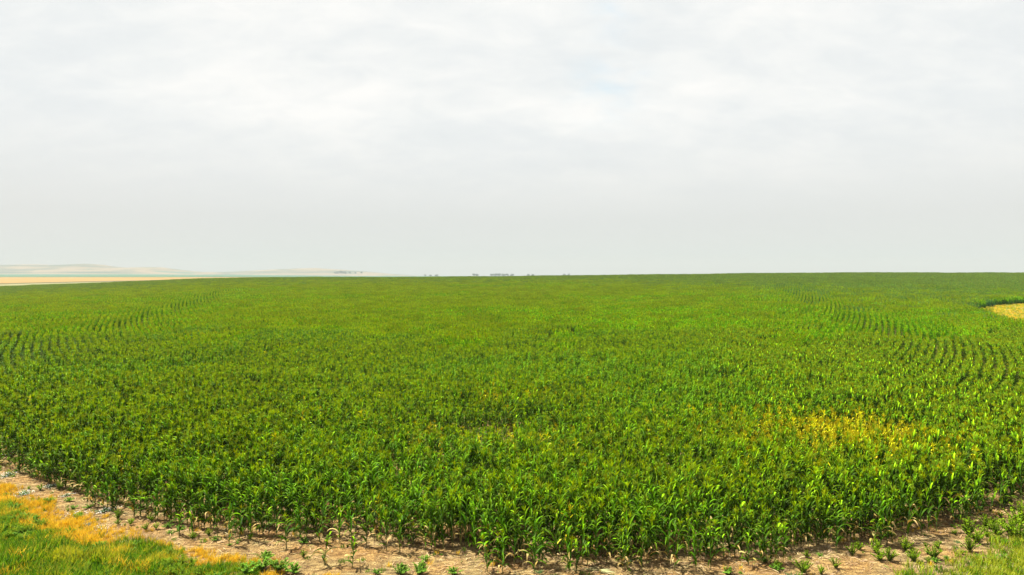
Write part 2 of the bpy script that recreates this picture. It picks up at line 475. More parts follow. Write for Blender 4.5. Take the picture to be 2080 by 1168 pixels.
# edge of the planted ground, read off as world positions
EP = [(-160, 932), (0, 952), (100, 999), (200, 1037), (300, 1065), (400, 1082), (500, 1099), (700, 1106), (850, 1120), (930, 1134), (1000, 1158), (1200, 1160), (1400, 1154), (1560, 1146), (1700, 1124), (1800, 1108), (1900, 1084), (2000, 1060), (2080, 1028), (2300, 970)]
EW = np.array([at(*p) for p in EP])
def edge(x): return np.interp(x, EW[:, 0], EW[:, 1]) + np.clip(x - EW[-1, 0], 0, None) * .95 + np.clip(EW[0, 0] - x, 0, None) * .95

# rows run parallel to one curve
KK, MM = .035, 3.0
def kx(x): return np.where(np.asarray(x) < 0, .029, KK)
def gx(x): return 21.2 + (MM * MM / kx(x)) * (np.sqrt(1 + (kx(x) * x / MM) ** 2) - 1)
bx_ = np.sign(np.linspace(-1, 1, 60001)) * np.abs(np.linspace(-1, 1, 60001)) ** 1.3 * 520
by_ = gx(bx_); bs = np.concatenate([[0], np.cumsum(np.hypot(np.diff(bx_), np.diff(by_)))])
bsl = kx(bx_) * bx_ / np.sqrt(1 + (kx(bx_) * bx_ / MM) ** 2)
bcoarse = np.stack([bx_[::40], by_[::40]], 1)

def row_points(c, ds, jit):
    """points along the row at offset c from the guide curve with their heading"""
    L = bs[-1]
    s = np.arange(0, L, ds * .5)
    s = s + rng.uniform(-jit, jit, len(s))
    x0 = np.interp(s, bs, bx_); y0 = np.interp(s, bs, by_); sl_ = np.interp(s, bs, bsl)
    nl = np.sqrt(1 + sl_ ** 2); x = x0 - sl_ / nl * c; y = y0 + 1 / nl * c
    # equalise spacing along the offset row
    d = np.concatenate([[0], np.cumsum(np.hypot(np.diff(x), np.diff(y)))])
    k = np.floor(d / ds); keep = np.concatenate([[True], np.diff(k) > 0])
    return x[keep], y[keep], np.arctan(sl_[keep])

def in_view(x, y, m=6): return (np.abs(x) < .83 * y + m) & (y > 12)

# bare dry ground inside the field, at the far right
PATCH = [at(1930, 633), at(2010, 622), at(2080, 617.5), at(2160, 614)]
PN = [at(1930, 633), at(1990, 648), at(2080, 668), at(2200, 700)]
pfx = np.array([p[0] for p in PATCH]); pfy = np.array([p[1] for p in PATCH])
pnx = np.array([p[0] for p in PN]); pny = np.array([p[1] for p in PN])
o1 = np.argsort(pfx); o2 = np.argsort(pnx)
def ang(x, y): return x / np.maximum(y, 1)
FA = np.array([.668, .70, .75, .81, .95]); FD = np.array([at(1930, 633)[1], at(2010, 622.5)[1], at(2080, 618)[1], at(2160, 616)[1], at(2300, 615)[1]])
ND = np.array([at(1930, 634)[1], at(2010, 652)[1], at(2080, 672)[1], at(2160, 690)[1], at(2300, 720)[1]])
def in_patch(x, y):
    u = ang(x, y)
    return (u > .672) & (y < np.interp(u, FA, FD)) & (y > np.interp(u, FA, ND))

def field_points(c0, c1, dc, ds, ymin, ymax, jit):
    X = []; Y = []; A = []; C = []
    for c in np.arange(c0, c1, dc):
        x, y, a = row_points(c, ds, jit)
        k = in_view(x, y) & (y < ymax) & (y >= ymin)
        x, y, a = x[k], y[k], a[k]
        if c > 20 and len(x):
            ok = np.ones(len(x), bool)
            for i in range(0, len(x), 400):
                dd = np.sqrt(((np.stack([x[i:i + 400], y[i:i + 400]], 1)[:, None, :] - bcoarse[None]) ** 2).sum(2)).min(1)
                ok[i:i + 400] = dd > c - .45
            x, y, a = x[ok], y[ok], a[ok]
        X.append(x); Y.append(y); A.append(a); C.append(np.full(len(x), c))
    return map(np.concatenate, (X, Y, A, C))

YSPLIT = 118.0
def farther(x, y): return vnoise(x, y, 6, 50) < smooth01((y - 56) / 60)
X, Y, A, C = field_points(-60, 100, .78, .155, 12, YSPLIT, .04)
X += rng.normal(0, .03, len(X)); Y += rng.normal(0, .03, len(X))
mid_ = 1 - smooth01((np.abs(X / Y + .05) - .15) / .2)
Y += mid_ * (.9 * (vnoise(X, Y, 1.1, 71) - .5) + .25 * rng.normal(0, 1, len(Y)))
X += mid_ * .5 * (vnoise(X, Y, .9, 72) - .5)
dep = Y - edge(X)                                   # metres inside the edge
keep = (dep > 0) & ~in_patch(X, Y) & ~farther(X, Y)
p = np.clip(.55 + dep * .5 , 0, .97)
p = np.where(dep < .4, .42, p)
left = smooth01((-X - 8) / 14)
# a thin place in the middle with the ground showing
px_, py_ = at(1010, 905)
thin = np.exp(-(((X - px_) / 2.6) ** 2 + ((Y - py_) / 2.6) ** 2))
thin2 = np.exp(-(((X - at(700, 905)[0]) / 2.2) ** 2 + ((Y - at(700, 905)[1]) / 1.0) ** 2)) * .4
thin3 = np.exp(-(((X - at(1615, 965)[0]) / .5) ** 2 + ((Y - at(1615, 965)[1]) / 1.2) ** 2)) * .9
p *= 1 - .86 * thin * (.5 + vnoise(X, Y, 1.3, 77)) - thin2 * .5 - .9 * thin3
p *= np.where(vnoise(X, Y, 1.6, 3) > .22, 1.0, .55)
keep &= rng.random(len(X)) < p
X, Y, A, C, dep = X[keep], Y[keep], A[keep], C[keep], dep[keep]

def choose(X, Y, dep):
    n = len(X); idx = np.zeros(n, int); u = rng.random(n)
    big = vnoise(X, Y, 14, 4) * .6 + vnoise(X, Y, 5, 6) * .4
    pd = np.clip(.12 + (big - .5) * 2.2, .05, .6)
    wx, wy = at(2000, 850)
    pw = smooth01((X - 5 - .16 * Y) / 10) * smooth01((120 - Y) / 40) * .8
    yx, yy = at(1700, 925); y2x, y2y = at(1010, 925)
    py1 = np.exp(-(((X - yx) / 4.3) ** 2 + ((Y - yy) / 4.0) ** 2)) * 1.6 * (.45 + 1.0 * vnoise(X, Y, 1.6, 21))
    py2 = np.exp(-(((X - y2x) / 5) ** 2 + ((Y - y2y) / 2.8) ** 2)) * .26
    y3x, y3y = at(1050, 850)
    py3 = np.exp(-(((X - y3x) / 3) ** 2 + ((Y - y3y) / 2.0) ** 2)) * .15
    pyl = np.clip(py1 + py2 + py3 + .008, 0, .92)
    kind = np.full(n, 'green', dtype=object)
    kind[u < pd] = 'dark'
    kind[rng.random(n) < pw] = 'wind'
    kind[rng.random(n) < pyl] = 'yellow'
    ps = np.where(dep < .9, .28, np.where(dep < 2, .12, .02)) + smooth01((-X - 10) / 8) * (dep < 1.6) * .22
    kind[rng.random(n) < ps] = 'short'
    for k, ii in KI.items():
        m = kind == k; idx[m] = rng.choice(ii, m.sum())
    return idx, kind
idx, kind = choose(X, Y, dep)
n = len(X)
rz = rng.uniform(0, 2 * math.pi, n)
al = smooth01((np.abs(X / Y + .05) - .18) / .2)          # towards both sides the leaves lie along the rows
rz = np.where(rng.random(n) < al, A + rng.normal(0, .2, n) + math.pi * rng.integers(0, 2, n), rz)
rz = np.where(kind == 'wind', A * .95 + rng.normal(0, .22, n), rz)
tilt = rng.normal(0, .045, (n, 2))
hn = vnoise(X, Y, 11, 8) * .5 + vnoise(X, Y, 2.6, 9) * .5
s = rng.uniform(.84, 1.16, n) * (.80 + .40 * hn) * np.clip(.95 + dep * .05, .9, 1.07)
s *= 1 - .12 * smooth01((-X - 8) / 12) * np.clip(1 - dep / 8, 0, 1)
s *= 1 - .22 * np.exp(-(((X - px_) / 3) ** 2 + ((Y - py_) / 3) ** 2))
Z = terr(X, Y) - .01

# the plants that show largest are things of their own
dist = np.hypot(np.hypot(X, Y), CAM_Z - .8)
u_ = X / Y; vis = (np.abs(u_) < .745) & ((CAM_Z - 0) / Y < .4515)
score = dist + .95 * C - C + .9 * dep
score[~vis] = 1e9
order = np.argsort(score)
LONE = [(582, 1115), (659, 1149), (716, 1154), (690, 1105), (650, 1102), (744, 1112), (785, 1120), (812, 1124), (990, 1164), (1021, 1166), (1085, 1167), (1156, 1167), (1171, 1163),
        (1304, 1160), (1275, 1164), (1369, 1159), (1414, 1158), (1444, 1160), (1521, 1151), (1547, 1146), (364, 1090), (391, 1087), (442, 1090), (465, 1110), (486, 1095), (510, 1098), (286, 1052)]
NI = 300 - len(LONE)
near = order[:NI]
mask = np.ones(n, bool); mask[near] = False

def link_plant(i, x, y, z, sc_, rzz, tl):
    e = bpy.data.objects.new('corn_plant', None); col.objects.link(e)
    e.empty_display_size = .2
    e.location = (x, y, z); e.rotation_euler = (tl[0], tl[1], rzz); e.scale = (sc_, sc_, sc_)
    for nm, me in part_meshes[i].items():
        o = bpy.data.objects.new(nm, me); col.objects.link(o); o.parent = e
    return e
GRP = 'corn plants along the near edge of the field'
LOOK = {'green': 'leafy corn plant', 'dark': 'dark corn plant', 'yellow': 'yellowing corn plant',
        'short': 'short thin corn plant', 'wind': 'wind-swept corn plant'}
ZONES = [(-9, 'at far left'), (-.50, 'above the golden grass'), (-.38, 'above the pale dry grass'), (-.28, 'left of the stunted plants'), (-.20, 'behind the stunted plants'),
         (-.08, 'left of bottom centre'), (.04, 'at bottom centre'), (.14, 'behind the fallen stalk'), (.24, 'right of the fallen stalk'), (.34, 'above the bright weeds'), (.48, 'above the small dark weeds'), (.60, 'at far right')]
ORD = ['leftmost'] + [w_ + ' from left' for w_ in 'second third fourth fifth sixth seventh eighth ninth tenth eleventh twelfth thirteenth fourteenth fifteenth sixteenth'.split()]
buckets = {}
for j in near:
    u = X[j] / Y[j]; zn = [t_ for b_, t_ in ZONES if u >= b_][-1]
    pos = 'in the front row' if dep[j] < .8 else ('second row in' if dep[j] < 1.6 else ('third row in' if dep[j] < 2.4 else ('fourth row in' if dep[j] < 3.1 else 'deeper in')))
    sz = 'tall ' if s[j] > 1.06 else ('low ' if s[j] < .93 else '')
    buckets.setdefault((sz + LOOK[kind[j]], pos, zn), []).append(j)
for (lk, pos, zn), js in buckets.items():
    js.sort(key=lambda j: X[j] / Y[j])
    for q_, j in enumerate(js):
        e = link_plant(int(idx[j]), X[j], Y[j], Z[j], float(s[j]), float(rz[j]), tilt[j])
        lb = f"{lk} {pos}, {zn}" + (f", {ORD[min(q_, 15)]}" if len(js) > 1 else '')
        if len(lb.replace('-', ' ').split()) > 16: lb = lb.replace('corn plant', 'plant')
        if len(lb.replace('-', ' ').split()) > 16: lb = lb.replace('in the front row', 'in front')
        tag(e, lb, 'corn plant', GRP)

LL = ['Small bright corn plant alone on bare soil, left of the two stunted ones', 'Stunted corn plant furthest out on the soil, beside the round grass tuft',
      'Stunted leaning corn plant furthest out on the soil, right of its short neighbour', 'Corn plant with a pale arching lower leaf behind the two stunted ones',
      'Slim corn plant behind the left stunted plant on the soil', 'Tall corn plant with bright leaf to the right, behind the leaning stunted one',
      'Solitary corn plant with a level leaf pointing right, on open soil at centre left', 'Corn plant with dark low leaves beside the solitary one on open soil',
      'Short corn plant with an upright pale leaf at the bottom centre', 'Corn plant at the bottom edge just right of the pale-leaved short one',
      'Broad-leaved corn plant standing out at the bottom centre with an arching leaf', 'Tall corn plant at the bottom edge right of centre, left of a close pair',
      'Yellow-green low corn plant touching the tall one at the bottom right of centre', 'Front corn plant beside the fallen pale stalk', 'Low corn plant bending over the fallen pale stalk',
      'Single corn plant on the soil right of the fallen stalk', 'Corn plant with a pale low leaf, second right of the fallen stalk', 'Outermost corn plant on the soil before the bright weed at bottom right of centre',
      'Thin yellowing corn plant right of the bright low weed', 'Upright corn plant at the edge where the soil widens to the right', 'Thin corn plant furthest out at lower left by the pale dry grass',
      'Small spreading corn plant at lower left above the pale dry grass', 'Corn plant in the gap at lower left, right of the pale dry grass', 'Lowest corn plant at lower left, alone on the soil',
      'Corn plant at lower left just above the lowest lone one', 'Left-hand front corn plant closing the gap at lower left', 'Bright green corn plant beside the white flowering weed at the left edge']
for k, (q, lb) in enumerate(zip(LONE, LL)):
    r_ = random.Random(500 + k); x, y = at(*q)
    kd = 'short' if k in (0, 1, 2, 4, 8, 12, 14, 18, 20, 21, 24, 26) else r_.choice(['green', 'green', 'dark'])
    e = link_plant(r_.choice(KI[kd]), x, y, tz(x, y) - .01, r_.uniform(.8, 1.0) * (1.1 if kd == 'short' else .92), r_.uniform(0, 6.28), (r_.uniform(-.08, .08), r_.uniform(-.1, .1)))
    tag(e, lb, 'corn plant', GRP)

pc = proto_collection('corn', [joined_mesh('corn', [(v, None)]) for v in variants])
mm = mask
scatter('corn_rows', np.stack([X, Y, Z], 1)[mm], np.concatenate([tilt, rz[:, None]], 1)[mm], np.repeat(s[:, None], 3, 1)[mm], idx[mm], pc,
        'dense green corn filling the field behind the front plants', 'corn')

# farther corn: blocks of four rows
def block(kind_mix, seed, blue=0.0):
    r_ = random.Random(seed); L = []
    for row in range(4):
        xx = -1.5
        while xx < 1.5:
            v = corn(r_.choice(kind_mix), 1, r_)
            M = Matrix.Translation((xx + r_.uniform(-.05, .05), (row - 1.5) * .78 + r_.uniform(-.04, .04), 0)) @ Matrix.Rotation(r_.gauss(0, .35) + math.pi * r_.randint(0, 1), 4, 'Z') @ Matrix.Scale(r_.uniform(.95, 1.2), 4)
            L.append((v, M)); xx += .21
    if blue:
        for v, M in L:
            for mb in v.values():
                mb.c = [lerp(c, (c[0] * .80, c[1] * .82, c[2] * 1.5 + .022), blue) for c in mb.c]  # blue-green crop tone, with distance haze painted into the tint
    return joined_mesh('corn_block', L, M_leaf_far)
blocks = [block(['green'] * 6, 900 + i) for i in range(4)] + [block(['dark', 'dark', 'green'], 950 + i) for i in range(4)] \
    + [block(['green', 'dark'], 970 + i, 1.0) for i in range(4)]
bc = proto_collection('corn_block', blocks)
X2, Y2, A2, C2 = field_points(-60, 100, 3.12, 3.0, 56, 260, .1)
k = ~in_patch(X2, Y2) & farther(X2, Y2)
X2, Y2, A2 = X2[k], Y2[k], A2[k]
# past the rows one can tell apart a plain lattice does
gxx, gyy = np.meshgrid(np.arange(-400, 400, 2.9), np.arange(YSPLIT - 2, 452, 2.9))
gxx = gxx.ravel() + rng.uniform(-.4, .4, gxx.size); gyy = gyy.ravel() + rng.uniform(-.4, .4, gyy.size)
k = in_view(gxx, gyy, 10) & ~in_patch(gxx, gyy)
gxx, gyy = gxx[k], gyy[k]
# lattice only where no row block stands
cell = set(zip(np.round(X2 / 3).astype(int), np.round(Y2 / 3).astype(int)))
k = np.array([(int(round(a / 3)), int(round(b / 3))) not in cell for a, b in zip(gxx, gyy)])
gxx, gyy = gxx[k], gyy[k]
X3 = np.concatenate([X2, gxx]); Y3 = np.concatenate([Y2, gyy]); A3 = np.concatenate([A2, rng.uniform(-.2, .2, len(gxx))])
nb = len(X3); big = vnoise(X3, Y3, 30, 4) * .55 + vnoise(X3, Y3, 9, 6) * .45
bi = np.where(rng.random(nb) < np.clip((big - .5) * 3 + .15, .03, .8), 4, 0) + rng.integers(0, 4, nb)
u3 = X3 / Y3
lim = np.interp(u3, [-.8, -.5, -.2, .1, .3, .5, .8], [250, 290, 320, 300, 230, 170, 140])
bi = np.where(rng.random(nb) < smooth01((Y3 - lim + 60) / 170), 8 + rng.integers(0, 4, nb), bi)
rot3 = np.zeros((nb, 3)); rot3[:, 2] = A3 + np.pi * rng.integers(0, 2, nb)
s3 = np.ones((nb, 3)) * rng.uniform(.92, 1.08, nb)[:, None]; s3[:, 2] *= .9 + .25 * big
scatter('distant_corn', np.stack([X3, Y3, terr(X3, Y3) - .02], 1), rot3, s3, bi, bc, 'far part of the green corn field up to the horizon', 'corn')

# dry ground patch at the right
vs = []; fs = []
for j in range(9):
    for i in range(12):
        u = .673 + (.93 - .673) * i / 11; y0 = float(np.interp(u, FA, ND)); y1 = float(np.interp(u, FA, FD)) + 7; y = y0 + (y1 - y0) * j / 8
        vs.append((u * y, y, tz(u * y, y) + .05))
for j in range(8):
    for i in range(11):
        a = j * 12 + i; fs.append((a, a + 1, a + 13, a + 12))
me = bpy.data.meshes.new('dry_patch'); me.from_pydata(vs, [], fs); me.materials.append(M_stubble)
tag(col.objects.link(bpy.data.objects.new('dry_patch', me)) or bpy.data.objects['dry_patch'], 'tan dry ground without corn at the right edge', 'ground', None, 'structure')

# ------------------------------------------------------------------ verge grass
def tuft(r_, nb, h, wd, c0, c1, spread=.18, seedc=None, up=(55, 88)):
    mb = MB()
    for i in range(nb):
        a = r_.uniform(0, 6.28); rr = spread * math.sqrt(r_.random())
        b = (rr * math.cos(a), rr * math.sin(a), 0)
        c = vary(lerp(c0, c1, r_.random()), .2, r_)
        hh = h * r_.uniform(.5, 1.1)
        leaf(mb, b, r_.uniform(0, 6.28), hh, wd * r_.uniform(.7, 1.3), R(r_.uniform(*up)), R(r_.uniform(0, 70)), 3, c, lerp(c, seedc or c, .8), None, r_, two=False)
    return mb
G0, G1 = (.03, .11, .003), (.16, .33, .008)
O0, O1 = (.58, .36, .015), (.88, .60, .05)
greens = [tuft(random.Random(i), 30, .34, .022, G0, G1).mesh('grass', M_grass) for i in range(4)] \
    + [tuft(random.Random(20 + i), 26, .40, .020, (.11, .22, .005), (.34, .42, .015), seedc=(.45, .42, .04)).mesh('grass', M_grass) for i in range(3)]
golds = [tuft(random.Random(40 + i), 30, .36, .016, O0, O1).mesh('grass', M_dry) for i in range(4)]
pales = [tuft(random.Random(60 + i), 30, .26, .012, (.48, .34, .20), (.66, .50, .32)).mesh('grass', M_dry) for i in range(3)]
gc = proto_collection('grass', greens + golds + pales)

GP = [(-160, 955), (0, 982), (60, 1012), (110, 1045), (200, 1070), (300, 1088), (350, 1100), (430, 1128), (520, 1150), (600, 1172), (700, 1200)]
GW = np.array([at(*q) for q in GP])
def verge(x): return np.interp(x, GW[:, 0], GW[:, 1])
RP = [(1780, 1200), (1830, 1165), (1900, 1150), (1960, 1130), (2030, 1112), (2080, 1100), (2200, 1070)]
RW = np.array([at(*q) for q in RP])
def rverge(x): return np.interp(x, RW[:, 0], RW[:, 1])
N = 46000
gx1 = rng.uniform(-34, -4, N); gy1 = rng.uniform(13, 36, N)
dd = verge(gx1) - gy1 + (vnoise(gx1, gy1, 1.5, 2) - .5) * 1.3 + (vnoise(gx1, gy1, .4, 3) - .5) * .5
k = (dd > -.35) & (gx1 < GW[-1, 0] + 2.2) & in_view(gx1, gy1, 3)
gx1, gy1, dd = gx1[k], gy1[k], dd[k]
um = rng.random(len(dd)); nz = vnoise(gx1, gy1, .8, 7)
gw = np.interp(gx1, [-22, -16, -12, -9, -6], [1.7, 1.5, .8, .5, .5])
dd = dd + (vnoise(gx1, gy1, .7, 62) - .5) * .55
pg = np.where(dd < gw, .96 * (1 - smooth01((dd - gw * .6) / (gw * .6 + .01)) * .75), .05) + (nz > .78) * .25 * (dd < gw + 1.5)
palez = np.exp(-(((gx1 - at(330, 1090)[0]) / 1.4) ** 2 + ((gy1 - at(330, 1094)[1]) / .5) ** 2))
gi = np.where(um < pg, 7 + rng.integers(0, 4, len(dd)), np.where((rng.random(len(dd)) < .16) | ((nz > .66) & (dd < 3)), 4 + rng.integers(0, 3, len(dd)), rng.integers(0, 4, len(dd))))
gi = np.where(rng.random(len(dd)) < palez * 1.2, 11 + rng.integers(0, 3, len(dd)), gi)
kk = rng.random(len(dd)) < np.clip(.12 + (dd + .35) * .7, 0, 1)
def put_grass(name, x, y, gi, sc_, label):
    m = len(x); r3 = np.zeros((m, 3)); r3[:, 2] = rng.uniform(0, 6.28, m); r3[:, :2] = rng.normal(0, .08, (m, 2))
    s_ = np.repeat((rng.uniform(.7, 1.25, m) * sc_)[:, None], 3, 1)
    scatter(name, np.stack([x, y, terr(x, y) - .01], 1), r3, s_, gi, gc, label, 'grass')
put_grass('verge_grass', gx1[kk], gy1[kk], gi[kk], np.clip(.48 + dd[kk] * .16, .45, 1.1) * (.6 + .8 * vnoise(gx1[kk], gy1[kk], .9, 61)), 'green and golden grass along the lower left verge')
N = 22000
x = rng.uniform(9, 34, N); y = rng.uniform(15, 34, N)
d2 = rverge(x) - y + (vnoise(x, y, 1.1, 12) - .5) * 1.4
k = (d2 > -.2) & in_view(x, y, 3) & (rng.random(N) < np.clip(.15 + d2 * .5, 0, .8)); x, y, d2 = x[k], y[k], d2[k]
gi2 = np.where(rng.random(len(x)) < .62, 4 + rng.integers(0, 3, len(x)), np.where(rng.random(len(x)) < .35, 11 + rng.integers(0, 3, len(x)), rng.integers(0, 4, len(x))))
put_grass('right_verge_grass', x, y, gi2, .75, 'yellow green grass in the lower right corner')
# thin scattered dry and green wisps on the bare strip
N = 9500
x = rng.uniform(-30, 30, N); y = rng.uniform(18, 42, N); e_ = edge(x)
nz = vnoise(x, y, 1.3, 15)
k = (y < e_ + .8) & in_view(x, y, 2) & (y > np.where(x < 0, verge(x), rverge(x)) - 1) & (rng.random(N) < np.where(nz > .55, .8, .12)); x, y = x[k], y[k]
gi3 = np.where(rng.random(len(x)) < .72, 11 + rng.integers(0, 3, len(x)), np.where(rng.random(len(x)) < .5, 7 + rng.integers(0, 4, len(x)), rng.integers(0, 4, len(x))))
put_grass('sparse_grass', x, y, gi3, .45, 'thin dry wisps of grass on the bare soil strip')
# dry patch stubble grass
N = 5000
u = rng.uniform(.684, .84, N); yy = np.interp(u, FA, ND) + (np.interp(u, FA, FD) - np.interp(u, FA, ND)) * rng.random(N)
put_grass('stubble_grass', u * yy, yy, np.where(rng.random(N) < .12, 11 + rng.integers(0, 3, N), np.where(rng.random(N) < .5, 7 + rng.integers(0, 4, N), 4 + rng.integers(0, 3, N))), 1.0, 'short dry grass on the bare patch inside the corn')

# fallen dry leaves
mb = MB()
for i in range(8500):
    r_ = rnd
    x = r_.uniform(-27, 28); e_ = float(edge(x)); y = e_ + r_.choice([r_.gauss(.6, .9), r_.uniform(-1.5, 9)])
    if abs(x) > .8 * y + 2: continue
    z = tz(x, y) + .012; a = r_.uniform(0, 6.28); L = r_.uniform(.08, .38)
    c = vary(lerp((.34, .20, .09), (.66, .50, .27), r_.random()), .2)
    if r_.random() < .06: c = (.20, .27, .06)
    leaf(mb, (x, y, z), a, L, r_.uniform(.010, .028), R(r_.uniform(2, 16)), R(r_.uniform(-14, -2)), 4, c, c, None, r_, two=False)
tag(mb.build('leaf_litter', M_dry), 'pale dry corn leaves strewn on the soil', 'leaf litter', None, 'stuff')
# clods
mb = MB()
for i in range(2600):
    x = rnd.uniform(-27, 28); e_ = float(edge(x)); y = e_ + rnd.uniform(-3.5, 3)
    if abs(x) > .8 * y + 2: continue
    z = tz(x, y); s_ = rnd.uniform(.012, .045); c = vary((.24, .15, .085), .3)
    pts = [(x + s_ * math.cos(k * 1.05) * rnd.uniform(.7, 1.2), y + s_ * math.sin(k * 1.05) * rnd.uniform(.7, 1.2), z - .005) for k in range(6)]
    pts += [(x + s_ * .5 * math.cos(k * 2.1) * rnd.uniform(.7, 1.2), y + s_ * .5 * math.sin(k * 2.1), z + s_ * rnd.uniform(.5, .8)) for k in range(3)]
    mb.add(pts, [(6, 7, 8), (0, 1, 6), (1, 2, 6), (2, 7, 6), (2, 3, 7), (3, 4, 7), (4, 8, 7), (4, 5, 8), (5, 0, 8), (0, 6, 8)], c)
tag(mb.build('soil_clods', M_bark, smooth=False), 'small clods of soil on the bare strip', 'soil clods', None, 'stuff')

# ------------------------------------------------------------------ weeds, each one a thing
def weed_mesh(r_, h, wdt, n, c0, c1, lw=.05, ll=.13, flowers=False, upright=True):
    fo = MB(); st = MB(); fl = MB()
    for s_ in range(15 if upright else 13):
        a = r_.uniform(0, 6.28); rr = wdt * .5 * math.sqrt(r_.random()); hh = h * (1 - .45 * rr / (wdt * .5)) * r_.uniform(.75, 1.05)
        tx, ty = rr * math.cos(a), rr * math.sin(a)
        P = lambda q: Vector((tx * q, ty * q, hh * q ** .8))
        tube(st, [P(0), P(.5), P(1)], [.008, .006, .003], 4, (.10, .15, .03))
        for j in range(n):
            q = .15 + .85 * (j + r_.random()) / n; b = P(q)
            c = vary(lerp(c0, c1, q * .6 + r_.random() * .4), .25, r_)
            leaf(fo, b, r_.uniform(0, 6.28), ll * r_.uniform(.6, 1.2) * (1.15 - .5 * q), lw * r_.uniform(.7, 1.2), R(r_.uniform(20, 70)), R(r_.uniform(-50, 20)), 3, c, c, None, r_, two=False)
        if flowers:
            for j in range(8):
                b = P(1) + Vector((r_.uniform(-.2, .2), r_.uniform(-.2, .2), r_.uniform(-.05, .03)))
                k = .013; fl.add([b + Vector((k * math.cos(w_ * 1.257), k * math.sin(w_ * 1.257), .004 * (w_ % 2))) for w_ in range(5)] + [b + Vector((0, 0, .01))],
                                 [(0, 1, 5), (1, 2, 5), (2, 3, 5), (3, 4, 5), (4, 0, 5)], (.80, .80, .74))
    return fo, st, fl
m_, tt = mat('white_petals'); pp = tt.n('ShaderNodeBsdfPrincipled'); a_ = tt.n('ShaderNodeAttribute', attribute_name='tint'); tt.l(a_.outputs[0], pp.inputs['Base Color']); pp.inputs['Roughness'].default_value = .7
oo = tt.n('ShaderNodeOutputMaterial'); tt.l(pp.outputs[0], oo.inputs[0]); M_petal = m_
W0, W1 = (.05, .12, .002), (.24, .38, .006)
B0, B1 = (.07, .19, .015), (.20, .38, .03)
F0, F1 = (.05, .13, .03), (.13, .22, .07)
protos_w = {}
for i in range(4): protos_w['dark', i] = weed_mesh(random.Random(i + 5), .40, .46, 34, W0, W1, .016, .055)
for i in range(3): protos_w['bright', i] = weed_mesh(random.Random(i + 35), .28, .66, 30, B0, B1, .034, .075, upright=False)
for i in range(3): protos_w['flower', i] = weed_mesh(random.Random(i + 65), .20, .9, 26, F0, F1, .03, .08, True, upright=False)
mw = {k: (v[0].mesh('foliage', M_weed), v[1].mesh('stem', M_weed), v[2].mesh('flower_heads', M_petal) if v[2].v else None) for k, v in protos_w.items()}
def weed(kd, px, py, sc_, label, group, name='weed'):
    r_ = random.Random(int(px * 7 + py)); x, y = at(px, py)
    e = bpy.data.objects.new(name, None); col.objects.link(e); e.location = (x, y, tz(x, y) - .01); e.rotation_euler = (0, 0, r_.uniform(0, 6.28)); e.scale = (sc_, sc_, sc_ * r_.uniform(.9, 1.15))
    nn_ = 4 if kd == 'dark' else 3
    for nm, me in zip(('foliage', 'stem', 'flower_heads'), mw[kd, r_.randrange(nn_)]):
        if me: o = bpy.data.objects.new(nm, me); col.objects.link(o); o.parent = e
    tag(e, label, 'weed', group)
g1 = 'bushy dark weeds on the soil at the right'
for px, py, s_, lb in [
    (1968, 1090, 1.5, 'tall dark bushy weed on pale soil, upper of two big ones at lower right'),
    (1985, 1104, 1.2, 'dark green bushy weed touching the foot of the tall one at lower right'),
    (1970, 1122, 1.1, 'dark bushy weed lowest beneath the two big ones at lower right'),
    (1839, 1121, .95, 'single upright dark weed midway along the right soil strip'),
    (1779, 1124, .95, 'dark weed, upper left of three close together before the corn'),
    (1787, 1139, .9, 'dark weed, lower middle of three close together before the corn'),
    (1806, 1141, 1.0, 'dark weed, right one of three close together before the corn'),
    (1732, 1130, .9, 'dark low weed right under the corn edge, leftmost of the strip weeds'),
    (1744, 1118, .7, 'small dark weed half hidden by the corn edge'),
    (1906, 1116, .6, 'small round dark weed on the palest soil at lower right'),
    (2002, 1073, .9, 'small dark weed, top left of the cluster at the right edge'),
    (2016, 1070, .8, 'small dark weed, second from left on top of the right edge cluster'),
    (2026, 1092, 1.2, 'dark bushy weed in the centre of the right edge cluster'),
    (2005, 1091, .9, 'dark weed at the lower left of the right edge cluster'),
    (2053, 1088, 1.7, 'large dark green bush of weed near the right edge'),
    (2072, 1072, 1.9, 'tall dark weed bush cut by the right edge, highest of them'),
    (2072, 1098, 1.5, 'dark weed bush at the right edge below the tall one'),
    (2032, 1051, .6, 'tiny dark weed near the fallen straw at the right edge'),
    (1941, 1087, .45, 'tiny dark weed on the orange soil beside the corn edge at right'),
    (1856, 1141, .9, 'weed with yellow green top at the grass edge, lower right'),
    (1897, 1138, 1.0, 'weed with spreading leaves standing in the lower right grass'),
    (1697, 1155, .7, 'small bright weed on soil near the bottom, right of centre'),
    (1632, 1166, 1.1, 'spiky bright weed at the bottom edge right of centre'),
    (1668, 1168, .6, 'low bright weed at the bottom edge beside the spiky one')]:
    weed('dark', px, py, s_ * 1.35, lb, g1)
g2 = 'small dark weeds on the soil at the left'
for px, py, s_, lb in [
    (616, 1133, .55, 'round green grass-like tuft alone on the soil left of the stunted corn'),
    (297, 1078, .65, 'round dark tuft on the soil above the pale dry grass'),
    (308, 1060, .75, 'dark tuft at the corn edge above the round one'),
    (347, 1054, .6, 'pale green weed at the corn edge right of the dark tufts'),
    (424, 1088, .6, 'dark weed on the soil between thin corn plants at lower left'),
    (391, 1096, .65, 'bright weed at the foot of a thin corn plant at lower left'),
    (120, 996, .9, 'dark tall weed at the corn edge, far left'),
    (82, 997, .7, 'low spreading dark weed on soil at far left'),
    (240, 1056, .9, 'dark weed beneath the brightest white flowering weed'),
    (30, 945, .8, 'dark weed at the corn corner on the left frame edge')]:
    weed('dark', px, py, s_ * 1.3, lb, g2)
g3 = 'bright broad-leaved weeds near the bottom'
